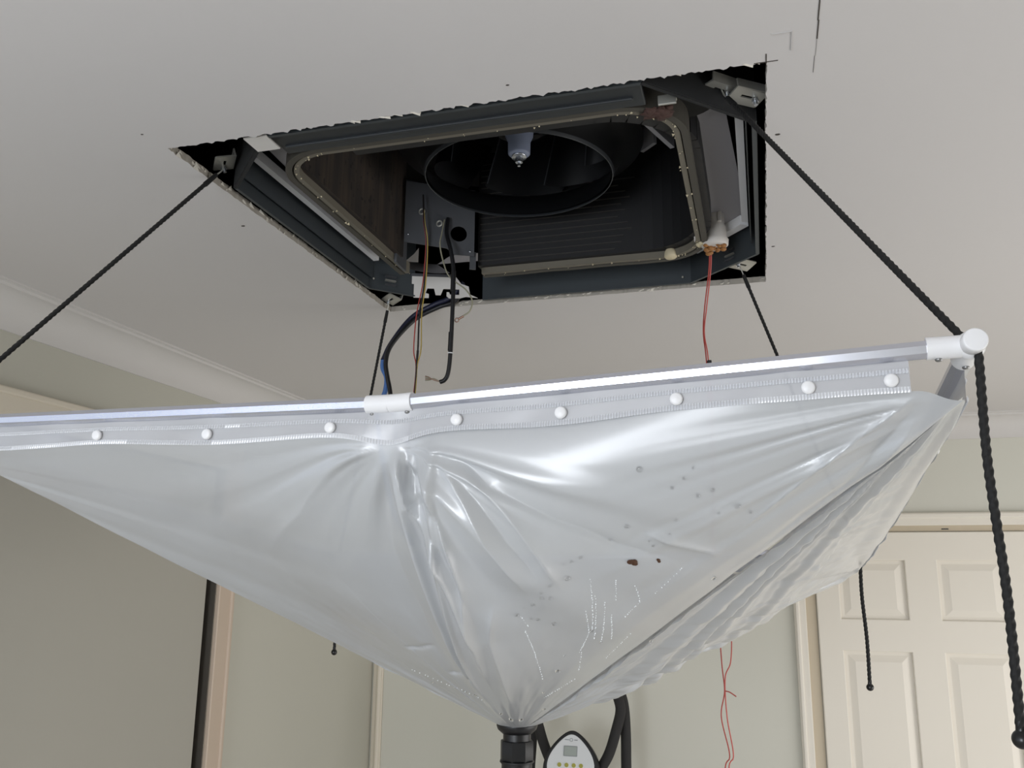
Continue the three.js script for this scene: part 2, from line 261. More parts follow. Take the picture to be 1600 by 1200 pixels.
// ---------------------------------------------------------------- the cassette unit in the ceiling opening
const AC = V(-0.415, CEIL, -1.492);
const ac = thing('ceiling_cassette', 'stripped grey ceiling air conditioner unit with exposed fan in the cut ceiling opening', 'air conditioner', AC);
{
  const L = (x, t, z) => V(x, t, z), wall = (a, b, t0, t1, th = 0.003) => { const p = prism(L(a[0], (t0 + t1) / 2, a[1]), L(b[0], (t0 + t1) / 2, b[1]), [[-th / 2, -(t1 - t0) / 2], [th / 2, -(t1 - t0) / 2], [th / 2, (t1 - t0) / 2], [-th / 2, (t1 - t0) / 2]]); return p; };
  const lip = (a, b, w = 0.014, t = 0.008) => { const mid = [(a[0] + b[0]) / 2, (a[1] + b[1]) / 2], n = Math.hypot(...mid), s = 1 - w / n; return prism(L(lerp(0, a[0], (1 + s) / 2), t, lerp(0, a[1], (1 + s) / 2)), L(b[0] * (1 + s) / 2, t, b[1] * (1 + s) / 2), [[-w / 2, -0.0015], [w / 2, -0.0015], [w / 2, 0.0015], [-w / 2, 0.0015]]); };
  const X = 0.436, Z = 0.420, c = 0.147;
  const oct = [[-X, Z - c], [-X + c, Z], [X - c, Z], [X, Z - c], [X, -Z + c], [X - c, -Z], [-0.205, -Z], [-0.355, -0.354], [-X, -Z + c]];
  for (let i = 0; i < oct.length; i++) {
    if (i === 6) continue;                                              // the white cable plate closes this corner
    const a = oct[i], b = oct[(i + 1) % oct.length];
    mesh('casing_panel', [wall(a, b, 0.006, 0.30), lip(a, b, 0.006, 0.006)], i === 0 || i === 2 ? MAT.panelShade : MAT.steel, ac);  // both near corner panels darkened: their shade is put into the colour
  }
  mesh('casing_top', flat(extrude(shape(oct.map(([x, z]) => [x, -z])), 0.004)).translate(0, 0.30, 0), MAT.dark, ac);
  // pan: deck with the rounded square mouth, its pale foam edge
  const deckH = 0.082;
  const mouth = (w, h, r, t) => { const pts = []; const x = w / 2, z = h / 2; for (const [cx, cz, a0] of [[x - r, z - r, 0], [-x + r, z - r, 0.5], [-x + r, -z + r, 1], [x - r, -z + r, 1.5]]) for (let i = 0; i <= 12; i++) { const a = (a0 + i / 24) * Math.PI; pts.push(L(cx + r * Math.cos(a), t, cz + r * Math.sin(a))); } return pts; };
  const inner = mouth(0.66, 0.624, 0.09, 0.030).map((p) => p.add(V(0, 0, 0.027))), outer = inner.map((p) => {        // the deck rises from the mouth to the casing
    const far = oct.map(([x, z]) => [x * 0.955, z * 0.955]); let best = 9;
    for (let i = 0; i < far.length; i++) { const [ax, az] = far[i], [bx, bz] = far[(i + 1) % far.length], ex = bx - ax, ez = bz - az, den = p.x * ez - p.z * ex; if (Math.abs(den) < 1e-9) continue; const k = (ax * ez - az * ex) / den; if (k > 0 && k < best) best = k; }
    return L(p.x * best, deckH, p.z * best); });
  const deckPart = (i0, i1, t) => grid(i1 - i0, 1, (u, v) => { const k = (Math.round(u * (i1 - i0)) + i0) % inner.length; return v ? outer[k] : inner[k].clone().setY(t); });
  mesh('pan_deck', toCreasedNormals(deckPart(14, 38, 0.03), 0.5), MAT.foam, ac); mesh('pan_deck', toCreasedNormals(deckPart(38, 64, 0.072), 0.5), MAT.foam, ac);
  mesh('pan_front', [box(-0.29, 0.285, 0.013, 0.021, 0.346, 0.418, 0.002), box(-0.28, 0.27, 0.009, 0.015, 0.368, 0.374, 0.002)], MAT.steelDark, ac);
  const e = (a, b) => wall(a, b, 0.066, deckH + 0.002, 0.013), k = 0.945;
  for (const [a, b] of [[oct[0], oct[8]], [oct[3], oct[4]], [oct[1], oct[2]]]) mesh('foam_edge', e([a[0] * k, a[1] * k], [b[0] * k, b[1] * k]), MAT.foamEdge, ac);
  mesh('foam_edge', wall([0.411, -0.245], [0.30, -0.375], 0.06, 0.08, 0.02), MAT.foamEdge, ac);
  for (const q of [-0.427, 0.422]) mesh('inner_flange', wall([q, Z - c], [q, -Z + c], 0.03, 0.073, 0.002), MAT.steel, ac);
  // rubber seal: two beads round the mouth, open at the far left corner
  const sealPath = (w, h, r, t) => {
    const pts = [], x = w / 2, z = h / 2, arc = (cx, cz, a0) => { for (let i = 0; i <= 10; i++) { const a = a0 + i / 10 * Math.PI / 2; pts.push(L(cx + r * Math.cos(a), t, cz + r * Math.sin(a))); } };
    pts.push(L(-0.16, t, -z)); for (let i = 1; i < 8; i++) pts.push(L(lerp(-0.16, x - r, i / 8), t + 0.001 * noise1(i * 1.7, 30), -z)); arc(x - r, -z + r, -Math.PI / 2);
    for (let i = 1; i < 8; i++) pts.push(L(x, t, lerp(-z + r, z - r, i / 8))); arc(x - r, z - r, 0); for (let i = 1; i < 8; i++) pts.push(L(lerp(x - r, -x + r, i / 8), t, z)); arc(-x + r, z - r, Math.PI / 2);
    for (let i = 1; i < 9; i++) pts.push(L(-x, t, lerp(z - r, -0.255, i / 8))); return pts.map((p) => p.add(V(0, 0, 0.027)));
  };
  const ribbon = (pts, prof) => { const cv = path(pts), n = 260, m = prof.length; return grid(m, n, (i, j) => { const p = cv.getPoint(j), tg = cv.getTangent(j), s = V(tg.z, 0, -tg.x).normalize(), q = prof[Math.round(i * m) % m]; return p.clone().addScaledVector(s, q[0]).add(V(0, q[1], 0)); }); };
  const rect = (w, y0, y1) => [[-w / 2, y0], [w / 2, y0], [w / 2, y1], [-w / 2, y1]];
  mesh('rubber_seal', toCreasedNormals(ribbon(sealPath(0.640, 0.604, 0.085, 0.016), rect(0.009, 0, 0.024)), 0.5), MAT.seal, ac);
  mesh('rubber_seal', toCreasedNormals(ribbon(sealPath(0.664, 0.628, 0.095, 0.014), rect(0.011, 0, 0.042)), 0.5), MAT.sealDark, ac);
  const crumbs = [];
  for (let i = 0; i < 90; i++) { const pts = sealPath(0.64, 0.604, 0.085, 0.015), p = pts[Math.floor(rnd() * pts.length)].clone().add(V((rnd() - 0.5) * 0.012, -rnd() * 0.003, (rnd() - 0.5) * 0.012)); const g = new THREE.TetrahedronGeometry(0.001 + 0.003 * rnd() * rnd(), 0); g.rotateY(rnd() * 6); g.rotateX(rnd() * 6); g.translate(p.x, p.y, p.z); crumbs.push(g); }
  const cm = mesh('dirt_crumbs', crumbs, MAT.gunkPale, ac); cm.userData.kind = 'stuff';
  // evaporator coil
  const coil = shade(new THREE.Group()); coil.name = 'evaporator_coil'; ac.add(coil);
  const cz = -0.272, cx = 0.335, far = [];
  far.push([-0.165, cz], [0.2, cz]); for (let i = 1; i <= 8; i++) { const a = -Math.PI / 2 + i / 8 * Math.PI / 2; far.push([0.2 + 0.135 * Math.cos(a), cz + 0.135 + 0.135 * Math.sin(a)]); } far.push([cx, 0.165]); for (let i = 1; i <= 8; i++) { const a = i / 8 * Math.PI / 2; far.push([0.2 + 0.135 * Math.cos(a), 0.165 + 0.135 * Math.sin(a)]); } far.push([-0.2, 0.3]);
  mesh('fin_block', far.slice(1).map((b, i) => wall(far[i], b, 0.03, 0.30, 0.03)), MAT.coil, coil);
  const lf = box(-0.33, -0.305, 0.03, 0.30, -0.165, 0.275), uvA = lf.attributes.uv; for (let i = 0; i < uvA.count; i++) uvA.setXY(i, uvA.getX(i) * 2, uvA.getY(i)); mesh('fin_block', lf, MAT.stained, coil, 'brown stained fins on the left side');
  for (let r = 0; r < 17; r++) { const t = 0.04 + r * 0.0145, x1 = 0.14 + 0.05 * rnd(); mesh('tube_row', prism(L(-0.16, t, cz + 0.0145), L(x1, t, cz + 0.0145), [[-0.003, -0.0012], [0.0035, -0.0008], [0.0035, 0.0008], [-0.003, 0.0012]]), MAT.coilRidge, coil); }
  // turbo fan
  const fan = shade(new THREE.Group()); fan.name = 'fan'; ac.add(fan);
  const lathe = (pts, n = 72) => new THREE.LatheGeometry(pts.map(([r, y]) => new THREE.Vector2(r, y)), n);
  mesh('inlet_ring', lathe([[0.178, 0.098], [0.1788, 0.0975], [0.1796, 0.098], [0.182, 0.104]]), MAT.fanEdge, fan, 'thin pale edge of the inlet');
  mesh('shroud', lathe([[0.182, 0.104], [0.188, 0.125], [0.205, 0.15], [0.238, 0.168], [0.236, 0.172], [0.202, 0.156], [0.183, 0.13], [0.177, 0.104]]), MAT.fan, fan);
  for (let i = 0; i < 7; i++) {
    const a0 = i / 7 * 2 * Math.PI + 0.35;
    mesh('blade', grid(12, 6, (u, v) => { const r = lerp(0.135, 0.235, u), a = a0 + 0.9 * u * u + 0.25 * v, y = lerp(lerp(0.145, 0.168, u), 0.285, v); return L(r * Math.cos(a), y, r * Math.sin(a)); }), MAT.fan, fan);
    mesh('blade_edge', tube([0, 0.5, 1].map((v) => { const a = a0 + 0.25 * v, y = lerp(0.145, 0.285, v); return L(0.135 * Math.cos(a), y, 0.135 * Math.sin(a)); }), 0.0012, 8, 5), MAT.fanEdge, fan);
  }
  mesh('hub_plate', lathe([[0.24, 0.292], [0.24, 0.287], [0.15, 0.283], [0.105, 0.262], [0.07, 0.215], [0.05, 0.2], [0.0, 0.198]]), MAT.fan, fan);
  for (let i = 0; i < 6; i++) { const a = i / 6 * 6.283 + 0.3, g = new THREE.CylinderGeometry(0.008, 0.008, 0.004, 14); g.translate(0.05 * Math.cos(a) * 0.75, 0.198, 0.05 * Math.sin(a) * 0.75); mesh('hub_hole', g, MAT.dark, fan); }
  const hub = mesh('hub', lathe([[0.0, 0.146], [0.017, 0.146], [0.0215, 0.150], [0.022, 0.175], [0.027, 0.186], [0.028, 0.198]], 32), MAT.motor, ac, 'blue-grey motor hub');
  mesh('washer', lathe([[0.0, 0.141], [0.014, 0.141], [0.014, 0.146]], 24), MAT.silver, hub);
  mesh('shaft_nut', [new THREE.CylinderGeometry(0.0075, 0.0075, 0.009, 6).translate(0, 0.136, 0), new THREE.CylinderGeometry(0.003, 0.003, 0.01, 12).translate(0, 0.129, 0)], MAT.silver, hub);
  // pale foam liner corners above the mouth
  for (const [a, b, t0, t1] of [[[0.245, 0.25], [0.30, 0.10], 0.07, 0.19], [[0.22, -0.13], [0.25, -0.10], 0.19, 0.24]]) mesh('foam_liner', wall(a, b, t0, t1, 0.008), MAT.foam, ac);
  // coil end plate with its pipe hole
  { const A = V(-0.298, 0, -0.150), B = V(-0.160, 0, -0.215), w = A.distanceTo(B), s = shape([[0, 0.058], [0.092, 0.05], [0.11, 0.036], [w, 0.036], [w, 0.19], [0, 0.2]]), h = new THREE.Path(); h.absarc(0.118, 0.085, 0.018, 0, Math.PI * 2); s.holes.push(h);
    const g = extrude(s, 0.002), d = B.clone().sub(A).normalize(); g.applyMatrix4(new THREE.Matrix4().makeBasis(d, V(0, 1, 0), V(-d.z, 0, d.x)).setPosition(A)); const pl = mesh('end_plate', g, MAT.steelLight, ac);
    const q = (u, y) => A.clone().addScaledVector(d, u).add(V(-d.z * 0.004, y, d.x * 0.004));
    for (const [u, y] of [[0.036, 0.13], [0.075, 0.105]]) { const tr = new THREE.TorusGeometry(0.006, 0.0022, 6, 14); const p = q(u, y); tr.translate(p.x, p.y, p.z); mesh('grommet', tr, MAT.zinc, pl); }
    for (const [u, y] of [[0.143, 0.045], [0.008, 0.075]]) { const p = q(u, y); mesh('screw', new THREE.SphereGeometry(0.0025, 8, 6).translate(p.x, p.y, p.z), MAT.silver, pl); }
    mesh('support_leg', wall([-0.172, -0.222], [-0.160, -0.228], 0.01, 0.05, 0.004), MAT.steelLight, pl); mesh('support_leg', wall([-0.315, -0.20], [-0.312, -0.14], 0.01, 0.16, 0.006), MAT.steelLight, pl);
  }
  // white cable plate in the far left corner
  { const A = V(-0.372, 0, -0.345), B = V(-0.212, 0, -0.404), d = B.clone().sub(A).normalize(), w = A.distanceTo(B);
    const s = shape([[0.004, 0.052], [0.012, 0.056], [0.118, 0.056], [0.13, 0.04], [0.148, 0.034], [0.152, 0.014], [w, 0.006], [0.142, 0.008], [0.128, 0.004], [0.102, 0.003], [0.096, 0.008], [0.096, 0.018], [0.102, 0.018], [0.104, 0.012], [0.126, 0.012], [0.126, 0.026], [0.088, 0.026], [0.082, 0.010], [0.070, 0.010], [0.066, 0.026], [0.05, 0.026], [0.046, 0.014], [0.054, 0.012], [0.054, 0.002], [0.018, 0.002], [0.018, 0.036], [-0.012, 0.036], [-0.012, 0.045], [0.004, 0.045]]);
    const g = extrude(s, 0.002); g.applyMatrix4(new THREE.Matrix4().makeBasis(d, V(0, 1, 0), V(-d.z, 0, d.x)).setPosition(A)); const wp = mesh('cable_plate', g, MAT.whitePlate, ac, 'white cable plate with hooked cut-outs');
    mesh('rim', prism(V(A.x + 0.012, 0.058, A.z), V(A.x + 0.012, 0.058, A.z).addScaledVector(d, 0.106), rect(0.004, -0.003, 0.003)), MAT.steelLight, wp);
    mesh('bracket_web', toCreasedNormals(extrude(shape([[0, 0], [0.03, 0], [0.03, 0.035], [0.02, 0.02]]), 0.002).applyMatrix4(new THREE.Matrix4().makeBasis(V(0.9, 0, -0.43), V(0, 1, 0), V(0.43, 0, 0.9)).setPosition(-0.345, 0.062, -0.27)), 0.5), MAT.whitePlate, ac);
  }
  // louvre slits pressed into the two far corner panels
  const slits = (mid, along) => { for (let i = 0; i < 3; i++) { const a = mid.clone().addScaledVector(along, -0.013), b = mid.clone().addScaledVector(along, 0.013); a.y = b.y = 0.020 + i * 0.010; mesh('louvre', prism(a, b, [[-0.004, -0.002], [0.004, -0.002], [0.002, 0.002], [-0.002, 0.002]]), i === 1 ? MAT.zinc : MAT.steelLight, ac); } };
  slits(V(-0.393, 0, -0.300), V(0.7, 0, -0.71)); slits(V(0.377, 0, -0.328), V(0.7, 0, 0.71));
  for (const p of [[-0.425, 0.03, -0.275], [0.27, 0.02, -0.414]]) mesh('screw', new THREE.SphereGeometry(0.0028, 8, 6).translate(...p), MAT.zinc, ac);
  mesh('bolt_hole', new THREE.SphereGeometry(0.005, 10, 8).translate(-0.4345, 0.04, -0.01), MAT.dark, ac);
  mesh('metal_flake', box(-0.298, -0.292, 0.012, 0.03, 0.405, 0.409, 0.001), MAT.whitePlate, ac);
  // drain cup with brown residue at the far right corner of the mouth
  { const pump = mesh('drain_cup', lathe([[0.0, 0.008], [0.022, 0.008], [0.027, 0.012], [0.028, 0.022], [0.0245, 0.026], [0.0235, 0.05], [0.021, 0.053], [0.021, 0.085]], 32).translate(0.337, 0, -0.236), MAT.pump, ac, 'cream plastic drain cup');
    mesh('clip', [box(0.345, 0.354, 0.055, 0.10, -0.222, -0.214, 0.002), box(0.322, 0.356, 0.082, 0.088, -0.222, -0.212, 0.002)], MAT.pump, pump);
    mesh('socket', box(0.318, 0.352, 0.086, 0.12, -0.215, -0.205, 0.003), MAT.dark, pump);
    pump.position.set(0.014, 0, 0.016); const lump = (n, cxx, czz, sp, y, r) => { const o = []; for (let i = 0; i < n; i++) { const g = new THREE.IcosahedronGeometry(r * (0.5 + rnd()), 1); g.scale(1, 0.7, 1); g.translate(cxx + (rnd() - 0.5) * sp, y - rnd() * 0.006, czz + (rnd() - 0.5) * sp); o.push(g); } return o; };
    mesh('brown_residue', lump(24, 0.338, -0.240, 0.036, 0.009, 0.0046), MAT.gunk, pump, 'brown sludge on the cup');
    mesh('pale_residue', lump(9, 0.318, -0.236, 0.03, 0.016, 0.0045), MAT.gunkPale, pump);
    mesh('side_lug', box(0.297, 0.314, 0.02, 0.038, -0.235, -0.222, 0.002), MAT.pump, pump);
    mesh('rubber_plug', lathe([[0, 0.012], [0.011, 0.012], [0.0135, 0.016], [0.0125, 0.024], [0.010, 0.03]], 20).translate(0.258, 0, -0.268), MAT.gunkPale, ac, 'yellowed rubber plug');
  }
  { const o = []; for (let i = 0; i < 16; i++) { const g = new THREE.TetrahedronGeometry(0.007 + 0.006 * rnd(), 1); g.scale(1.4, 0.35, 0.9); g.rotateY(rnd() * 6); g.translate(0.300 + (rnd() - 0.5) * 0.03, 0.012 + rnd() * 0.006, 0.318 + (rnd() - 0.5) * 0.016); o.push(g); } mesh('rust_flakes', o, MAT.rust, ac, 'red-brown rust on the seal corner');
    mesh('retaining_clip', [box(0.302, 0.328, 0.010, 0.024, 0.344, 0.348, 0.001), box(0.302, 0.328, 0.022, 0.025, 0.331, 0.348, 0.001)], MAT.zinc, ac); }
  // slotted lugs in the corners that the ropes hook onto
  const lug = (p, turn, tilt = 0) => { const s = roundedPath(0.052, 0.034, 0.004), h = new THREE.Path(); h.moveTo(-0.010, -0.002); h.lineTo(-0.010, 0.003); h.lineTo(0.010, 0.003); h.lineTo(0.010, -0.002); h.closePath(); s.holes.push(h);
    const g = flat(extrude(s, 0.0025)), f = box(-0.026, 0.026, 0.0, 0.014, -0.0175, -0.0150); const o = mesh('hanger_lug', [g, f], MAT.zinc, ac); o.position.copy(p); o.rotation.set(tilt, turn, 0, 'YXZ');
    mesh('bolt', [new THREE.CylinderGeometry(0.005, 0.005, 0.004, 6).translate(-0.014, -0.003, 0), new THREE.CylinderGeometry(0.003, 0.003, 0.012, 10).translate(-0.014, -0.004, 0)], MAT.silver, o); return o; };
  lug(V(-0.432, 0.032, 0.312), -0.9, 0.3); lug(V(0.388, 0.034, 0.325), -2.4, -0.1); lug(V(0.425, 0.024, 0.312), -2.5, 0.15); lug(V(0.403, 0.014, -0.352), 0.75, -0.3); lug(V(-0.428, 0.014, -0.385), -0.75, -0.3);
  mesh('side_flange', [wall([-0.30, 0.415], [-0.30, 0.425], 0.01, 0.05, 0.012)], MAT.zinc, ac);
  mesh('white_sticker', box(-0.322, -0.283, 0.003, 0.0055, 0.382, 0.424), MAT.whitePlate, ac, 'white patch at the near left corner');
  mesh('round_duct', new THREE.CylinderGeometry(0.055, 0.055, 0.05, 32).translate(0.33, 0.075, 0.285), MAT.dark, ac);
}

// ---------------------------------------------------------------- drip-catching frame
const NL = R(-1.0226, 0.1933, -0.8562), NR = R(0.1754, 0.1989, -0.7869), FR = R(0.1866, 0.0715, -1.9371), FL = R(-1.0114, 0.0659, -2.0064);
const MIDS = [R(-0.365, 0.1815, -0.822), V(0, 0, 0).addVectors(NR, FR).multiplyScalar(0.5).add(V(0, -0.008, 0)), V(0, 0, 0).addVectors(FR, FL).multiplyScalar(0.5).add(V(0, -0.01, 0)), V(0, 0, 0).addVectors(FL, NL).multiplyScalar(0.5).add(V(0, -0.012, 0))];
const SIDES = [[NL, MIDS[0], NR], [NR, MIDS[1], FR], [FR, MIDS[2], FL], [FL, MIDS[3], NL]];
const BAR = 0.0078;
const frame = thing('collapsible_frame', 'square folding frame of bright aluminium tubes with white plastic joints hung below the ceiling opening', 'frame', V(0, 0, 0));
for (const [a, m, b] of SIDES) {
  for (const [p, q] of [[a, m], [m, b]]) mesh('bar', prism(p, q, octagon(BAR, -0.16)), MAT.alu, frame);
  const d1 = a.clone().sub(m).normalize(), d2 = b.clone().sub(m).normalize(), J = [m.clone().addScaledVector(d1, 0.026), m.clone().addScaledVector(d2, 0.026)];
  const j = mesh('coupling', [cyl(J[0], m, 0.0098, 0.0098, 28), cyl(m, J[1], 0.0098, 0.0098, 28)], MAT.whitePlastic, frame);
  for (const [e, s] of [[d1, 0.02], [d2, 0.02]]) { const p = m.clone().addScaledVector(e, s).add(V(0, -0.0105, 0)); mesh('screw', new THREE.SphereGeometry(0.0032, 10, 6).scale(1, 0.6, 1).translate(p.x, p.y, p.z), MAT.screw, j); }
}
const CORNERS = [NL, NR, FR, FL], outward = [];
CORNERS.forEach((c, i) => {
  const prev = CORNERS[(i + 3) % 4], next = CORNERS[(i + 1) % 4], d1 = prev.clone().sub(c).normalize(), d2 = next.clone().sub(c).normalize(), out = d1.clone().add(d2).normalize().negate(); outward.push(out);
  const k = mesh('corner_joint', [cyl(c, c.clone().addScaledVector(d1, 0.034), 0.0095, 0.0098, 24), cyl(c, c.clone().addScaledVector(d2, 0.034), 0.0095, 0.0098, 24), new THREE.SphereGeometry(0.012, 20, 14).translate(c.x, c.y, c.z)], MAT.whitePlastic, frame);
  const ax = i < 2 ? V(0.02, 0.02, 0.99).normalize() : V(i === 2 ? 0.9 : -0.9, 0, 0.3).normalize(), a = c.clone().addScaledVector(ax, 0.002), b = c.clone().addScaledVector(ax, 0.02);
  const kn = new THREE.LatheGeometry([[0, 0.009], [0.0085, 0.009], [0.0096, 0.008], [0.0100, 0.006], [0.0100, -0.009], [0, -0.009]].map(([r, y]) => new THREE.Vector2(r, y)), 32); mesh('knob', between(kn, a, b), MAT.whitePlastic, k);
  for (const d of [d1, d2]) { const p = c.clone().addScaledVector(d, 0.025).add(V(0, -0.0102, 0)); mesh('screw', new THREE.SphereGeometry(0.0032, 10, 6).scale(1, 0.6, 1).translate(p.x, p.y, p.z), MAT.screw, k); }
});

// ---------------------------------------------------------------- the plastic bag
const DRAIN = R(-0.3825, -0.212, -1.39), RING = 0.028, FLAP = 0.027;
function edgePoint(s, u) { const [a, m, b] = SIDES[s], um = 0.5; return u < um ? a.clone().lerp(m, u / um) : m.clone().lerp(b, (u - um) / (1 - um)); }
const BULGE = [V(0.02, -0.03, 0.29), V(0.02, -0.035, 0.0), V(0, -0.05, -0.03), V(0.09, 0.05, 0)];
const OUT = [V(0, -0.5, 0.86), V(0.8, -0.6, 0), V(0, -0.6, -0.8), V(-0.8, -0.6, 0)];
function hem(s, u) {                                                     // lower line of the sleeve along one side
  const p = edgePoint(s, u), inset = 0.02, mid = DRAIN.clone(); mid.y = p.y;
  const c = Math.min(u, 1 - u) * 1.2, k = 1 - smooth(0, s === 3 ? 0.4 : 0.05, c);
  p.y -= (BAR + FLAP) * (1 - 0.75 * k * (s === 3 || (s === 0 && u < 0.5) || (s === 2 && u > 0.5) ? 1 : 0)) + (s === 1 || (s === 0 && u > 0.5) ? 0.010 * k : 0) + (s === 0 ? 0.003 * noise1(u * 9, 40) + 0.009 * gauss(u - 0.5, 0.03) : 0.003 * noise1(u * 11, 41 + s));
  p.lerp(mid, inset * (1 - smooth(0, 0.05, c)) * 0.6 / 0.85);
  if (s === 0) p.z -= 0.004 * Math.sin(u * 40) * gauss(u - 0.5, 0.09);
  return p;
}
const CREASES = [[0.012, 0.006, 0.5046, -0.0068, 0.5158, 0.1586, 0.5597, 0.3488, 0.6046, 0.5555, 0.6175, 0.7719], [-0.007, 0.006, 0.5124, -0.0025, 0.5276, 0.1713, 0.5765, 0.3502, 0.6258, 0.5553], [0.011, 0.006, 0.5205, 0.0039, 0.5621, 0.2287, 0.5908, 0.3842, 0.6005, 0.6488], [0.006, 0.004, 0.5201, 0.0204, 0.525, 0.1108, 0.5276, 0.1713], [-0.009, 0.014, 0.5576, 0.0404, 0.6135, 0.1434, 0.6953, 0.224, 0.7896, 0.3008, 0.9255, 0.3604], [0.009, 0.01, 0.5463, 0.0487, 0.6249, 0.2636, 0.701, 0.4101], [-0.006, 0.01, 0.5604, 0.0869, 0.648, 0.2688, 0.7151, 0.3751], [0.008, 0.01, 0.5658, 0.0761, 0.6394, 0.1989, 0.7045, 0.3235, 0.7482, 0.4], [0.009, 0.009, 0.6408, 0.4215, 0.6375, 0.5348, 0.6615, 0.6475, 0.6962, 0.8656], [0.005, 0.016, 0.4898, -0.0059, 0.4565, 0.0567, 0.3765, 0.1872, 0.2345, 0.3518], [-0.005, 0.003, 0.3308, 0.626, 0.3829, 0.6208, 0.4442, 0.5984], [-0.005, 0.004, 0.4005, 0.7188, 0.4589, 0.7109, 0.5719, 0.6764], [-0.005, 0.02, 0.4933, 0.0402, 0.4682, 0.2769, 0.4642, 0.4863, 0.4396, 0.7342], [0.006, 0.006, 0.9651, 0.0039, 0.9481, 0.1205, 0.9302, 0.3079], [-0.005, 0.008, 0.97, 0.0126, 0.9922, 0.1631, 0.9835, 0.3172], [0.006, 0.008, 0.9802, 0.0232, 1.0143, 0.1869, 1.0146, 0.3298], [0.006, 0.006, 0.9468, 0.3361, 0.8706, 0.3031, 0.8105, 0.2699]];
function creases(u, t) {
  let d = 0;
  for (const [amp, w, ...q] of CREASES) {
    let best = 9, along = 0; const n = q.length / 2;
    for (let i = 0; i < n - 1; i++) {
      const k = 1.2 * (1 - t), ax = (q[2 * i] - u) * k, ay = (q[2 * i + 1] - t) * 0.75, bx = (q[2 * i + 2] - u) * k, by = (q[2 * i + 3] - t) * 0.75, ex = bx - ax, ey = by - ay, f = clamp(-(ax * ex + ay * ey) / (ex * ex + ey * ey + 1e-12), 0, 1), r = Math.hypot(ax + ex * f, ay + ey * f);
      if (r < best) { best = r; along = (i + f) / (n - 1); }
    }
    if (best < w * 6) d += amp * Math.exp(-best / w) * smooth(0, 0.2, along) * smooth(0, 0.3, 1 - along);
  }
  return d;
}
function film(s, u, t) {
  const B = hem(s, u), angle0 = [Math.PI * 0.75, Math.PI * 0.25, -Math.PI * 0.25, -Math.PI * 0.75][s], ang = angle0 - u * Math.PI / 2;
  const D = DRAIN.clone().add(V(Math.cos(ang) * RING, 0, Math.sin(ang) * RING));
  const sn = Math.sin(Math.PI * clamp(u, 0, 1));
  let w = s === 0 ? lerp(0.5 * Math.pow(sn, 2.6), Math.pow(sn, 0.5), smooth(0.43, 0.57, u)) : Math.pow(sn, 0.8);
  if (s === 0) { const pinch = 1 - 0.15 * gauss(u - 0.5, 0.05); w *= pinch; }
  const C = B.clone().lerp(D, 0.5).addScaledVector(BULGE[s], w * 1.15);
  const p = B.clone().multiplyScalar((1 - t) * (1 - t)).addScaledVector(C, 2 * t * (1 - t)).addScaledVector(D, t * t);
  // folds: fans from the corners and the middle joint, gathers towards the drain
  const L = 1.2 * (1 - t), X = (u - 0.5) * L, Y = t * 0.75, env = smooth(0, 0.08, t) * smooth(0, 0.05, 1 - t);
  const fan = (xp, f, k, r0, r1) => { const dx = X - xp * (1 - 0), a = Math.atan2(Y, dx), r = Math.hypot(dx, Y); return noise1(a * f, k) * smooth(0.01, 0.12, r) * (1 - smooth(r0, r1, r)); };
  let d = 0;
  const seam = Math.min(u, 1 - u);
  d += (s === 3 || (s === 0 && u < 0.5) ? 0.001 : 0.006) * Math.exp(-seam * 90) * env;
  if (s === 0) {
    d += creases(u, t);
    d += 0.0075 * fan(0, 6.5, 50, 0.25, 0.62) * (u > 0.5 ? smooth(0.30, 0.75, Math.atan2(Y, X)) : lerp(0.13, 1, smooth(0.42, 0.5, u)));
    d += 0.003 * fan(0, 17, 51, 0.15, 0.4) * (u > 0.5 ? smooth(0.35, 0.8, Math.atan2(Y, X)) : lerp(0.13, 1, smooth(0.42, 0.5, u)));
    d += 0.0032 * fan(L / 2, 13, 52, 0.45, 0.85) * smooth(0.72, 0.95, u);
    d += 0.0012 * fan(-L / 2, 7, 53, 0.4, 0.8);
    d += env * 0.004 * noise1(u * 22, 54) * t * t * (u > 0.35 ? 1 : 0.5);
    d += env * (0.011 * gauss(u - 0.503 - 0.03 * t, 0.008) + 0.009 * gauss(u - 0.545 - 0.02 * t, 0.007) - 0.006 * gauss(u - 0.522 - 0.03 * t, 0.008)) * (1 - smooth(0.55, 0.85, t));
    d += env * 0.0005 * noise2(u * 50, t * 26, 55) * smooth(0.2, 0.6, t);
  } else {
    d += (s === 3 ? 0.003 : 0.006) * fan((s === 1 ? -1 : 1) * L / 2, 15, 60 + s, 0.5, 0.95) + (s === 3 ? 0.003 : 0.005) * fan((s === 1 ? 1 : -1) * L / 2, 12, 64 + s, 0.4, 0.8);
    d += env * (s === 3 ? 0.002 : 0.005) * noise1(u * 26, 68 + s) * t;
    if (s === 1) d += env * 0.0018 * noise2((u * 1.0 + t * 0.8) * 60, (u - t) * 12, 72);
    else d += env * 0.002 * noise2(u * 40, t * 30, 73);
  }
  return p.addScaledVector(OUT[s], d * clamp((1 - t) * 6, 0, 1));
}
const bag = thing('drip_bag', 'translucent white plastic funnel bag snapped onto the aluminium frame', 'bag', V(0, 0, 0));
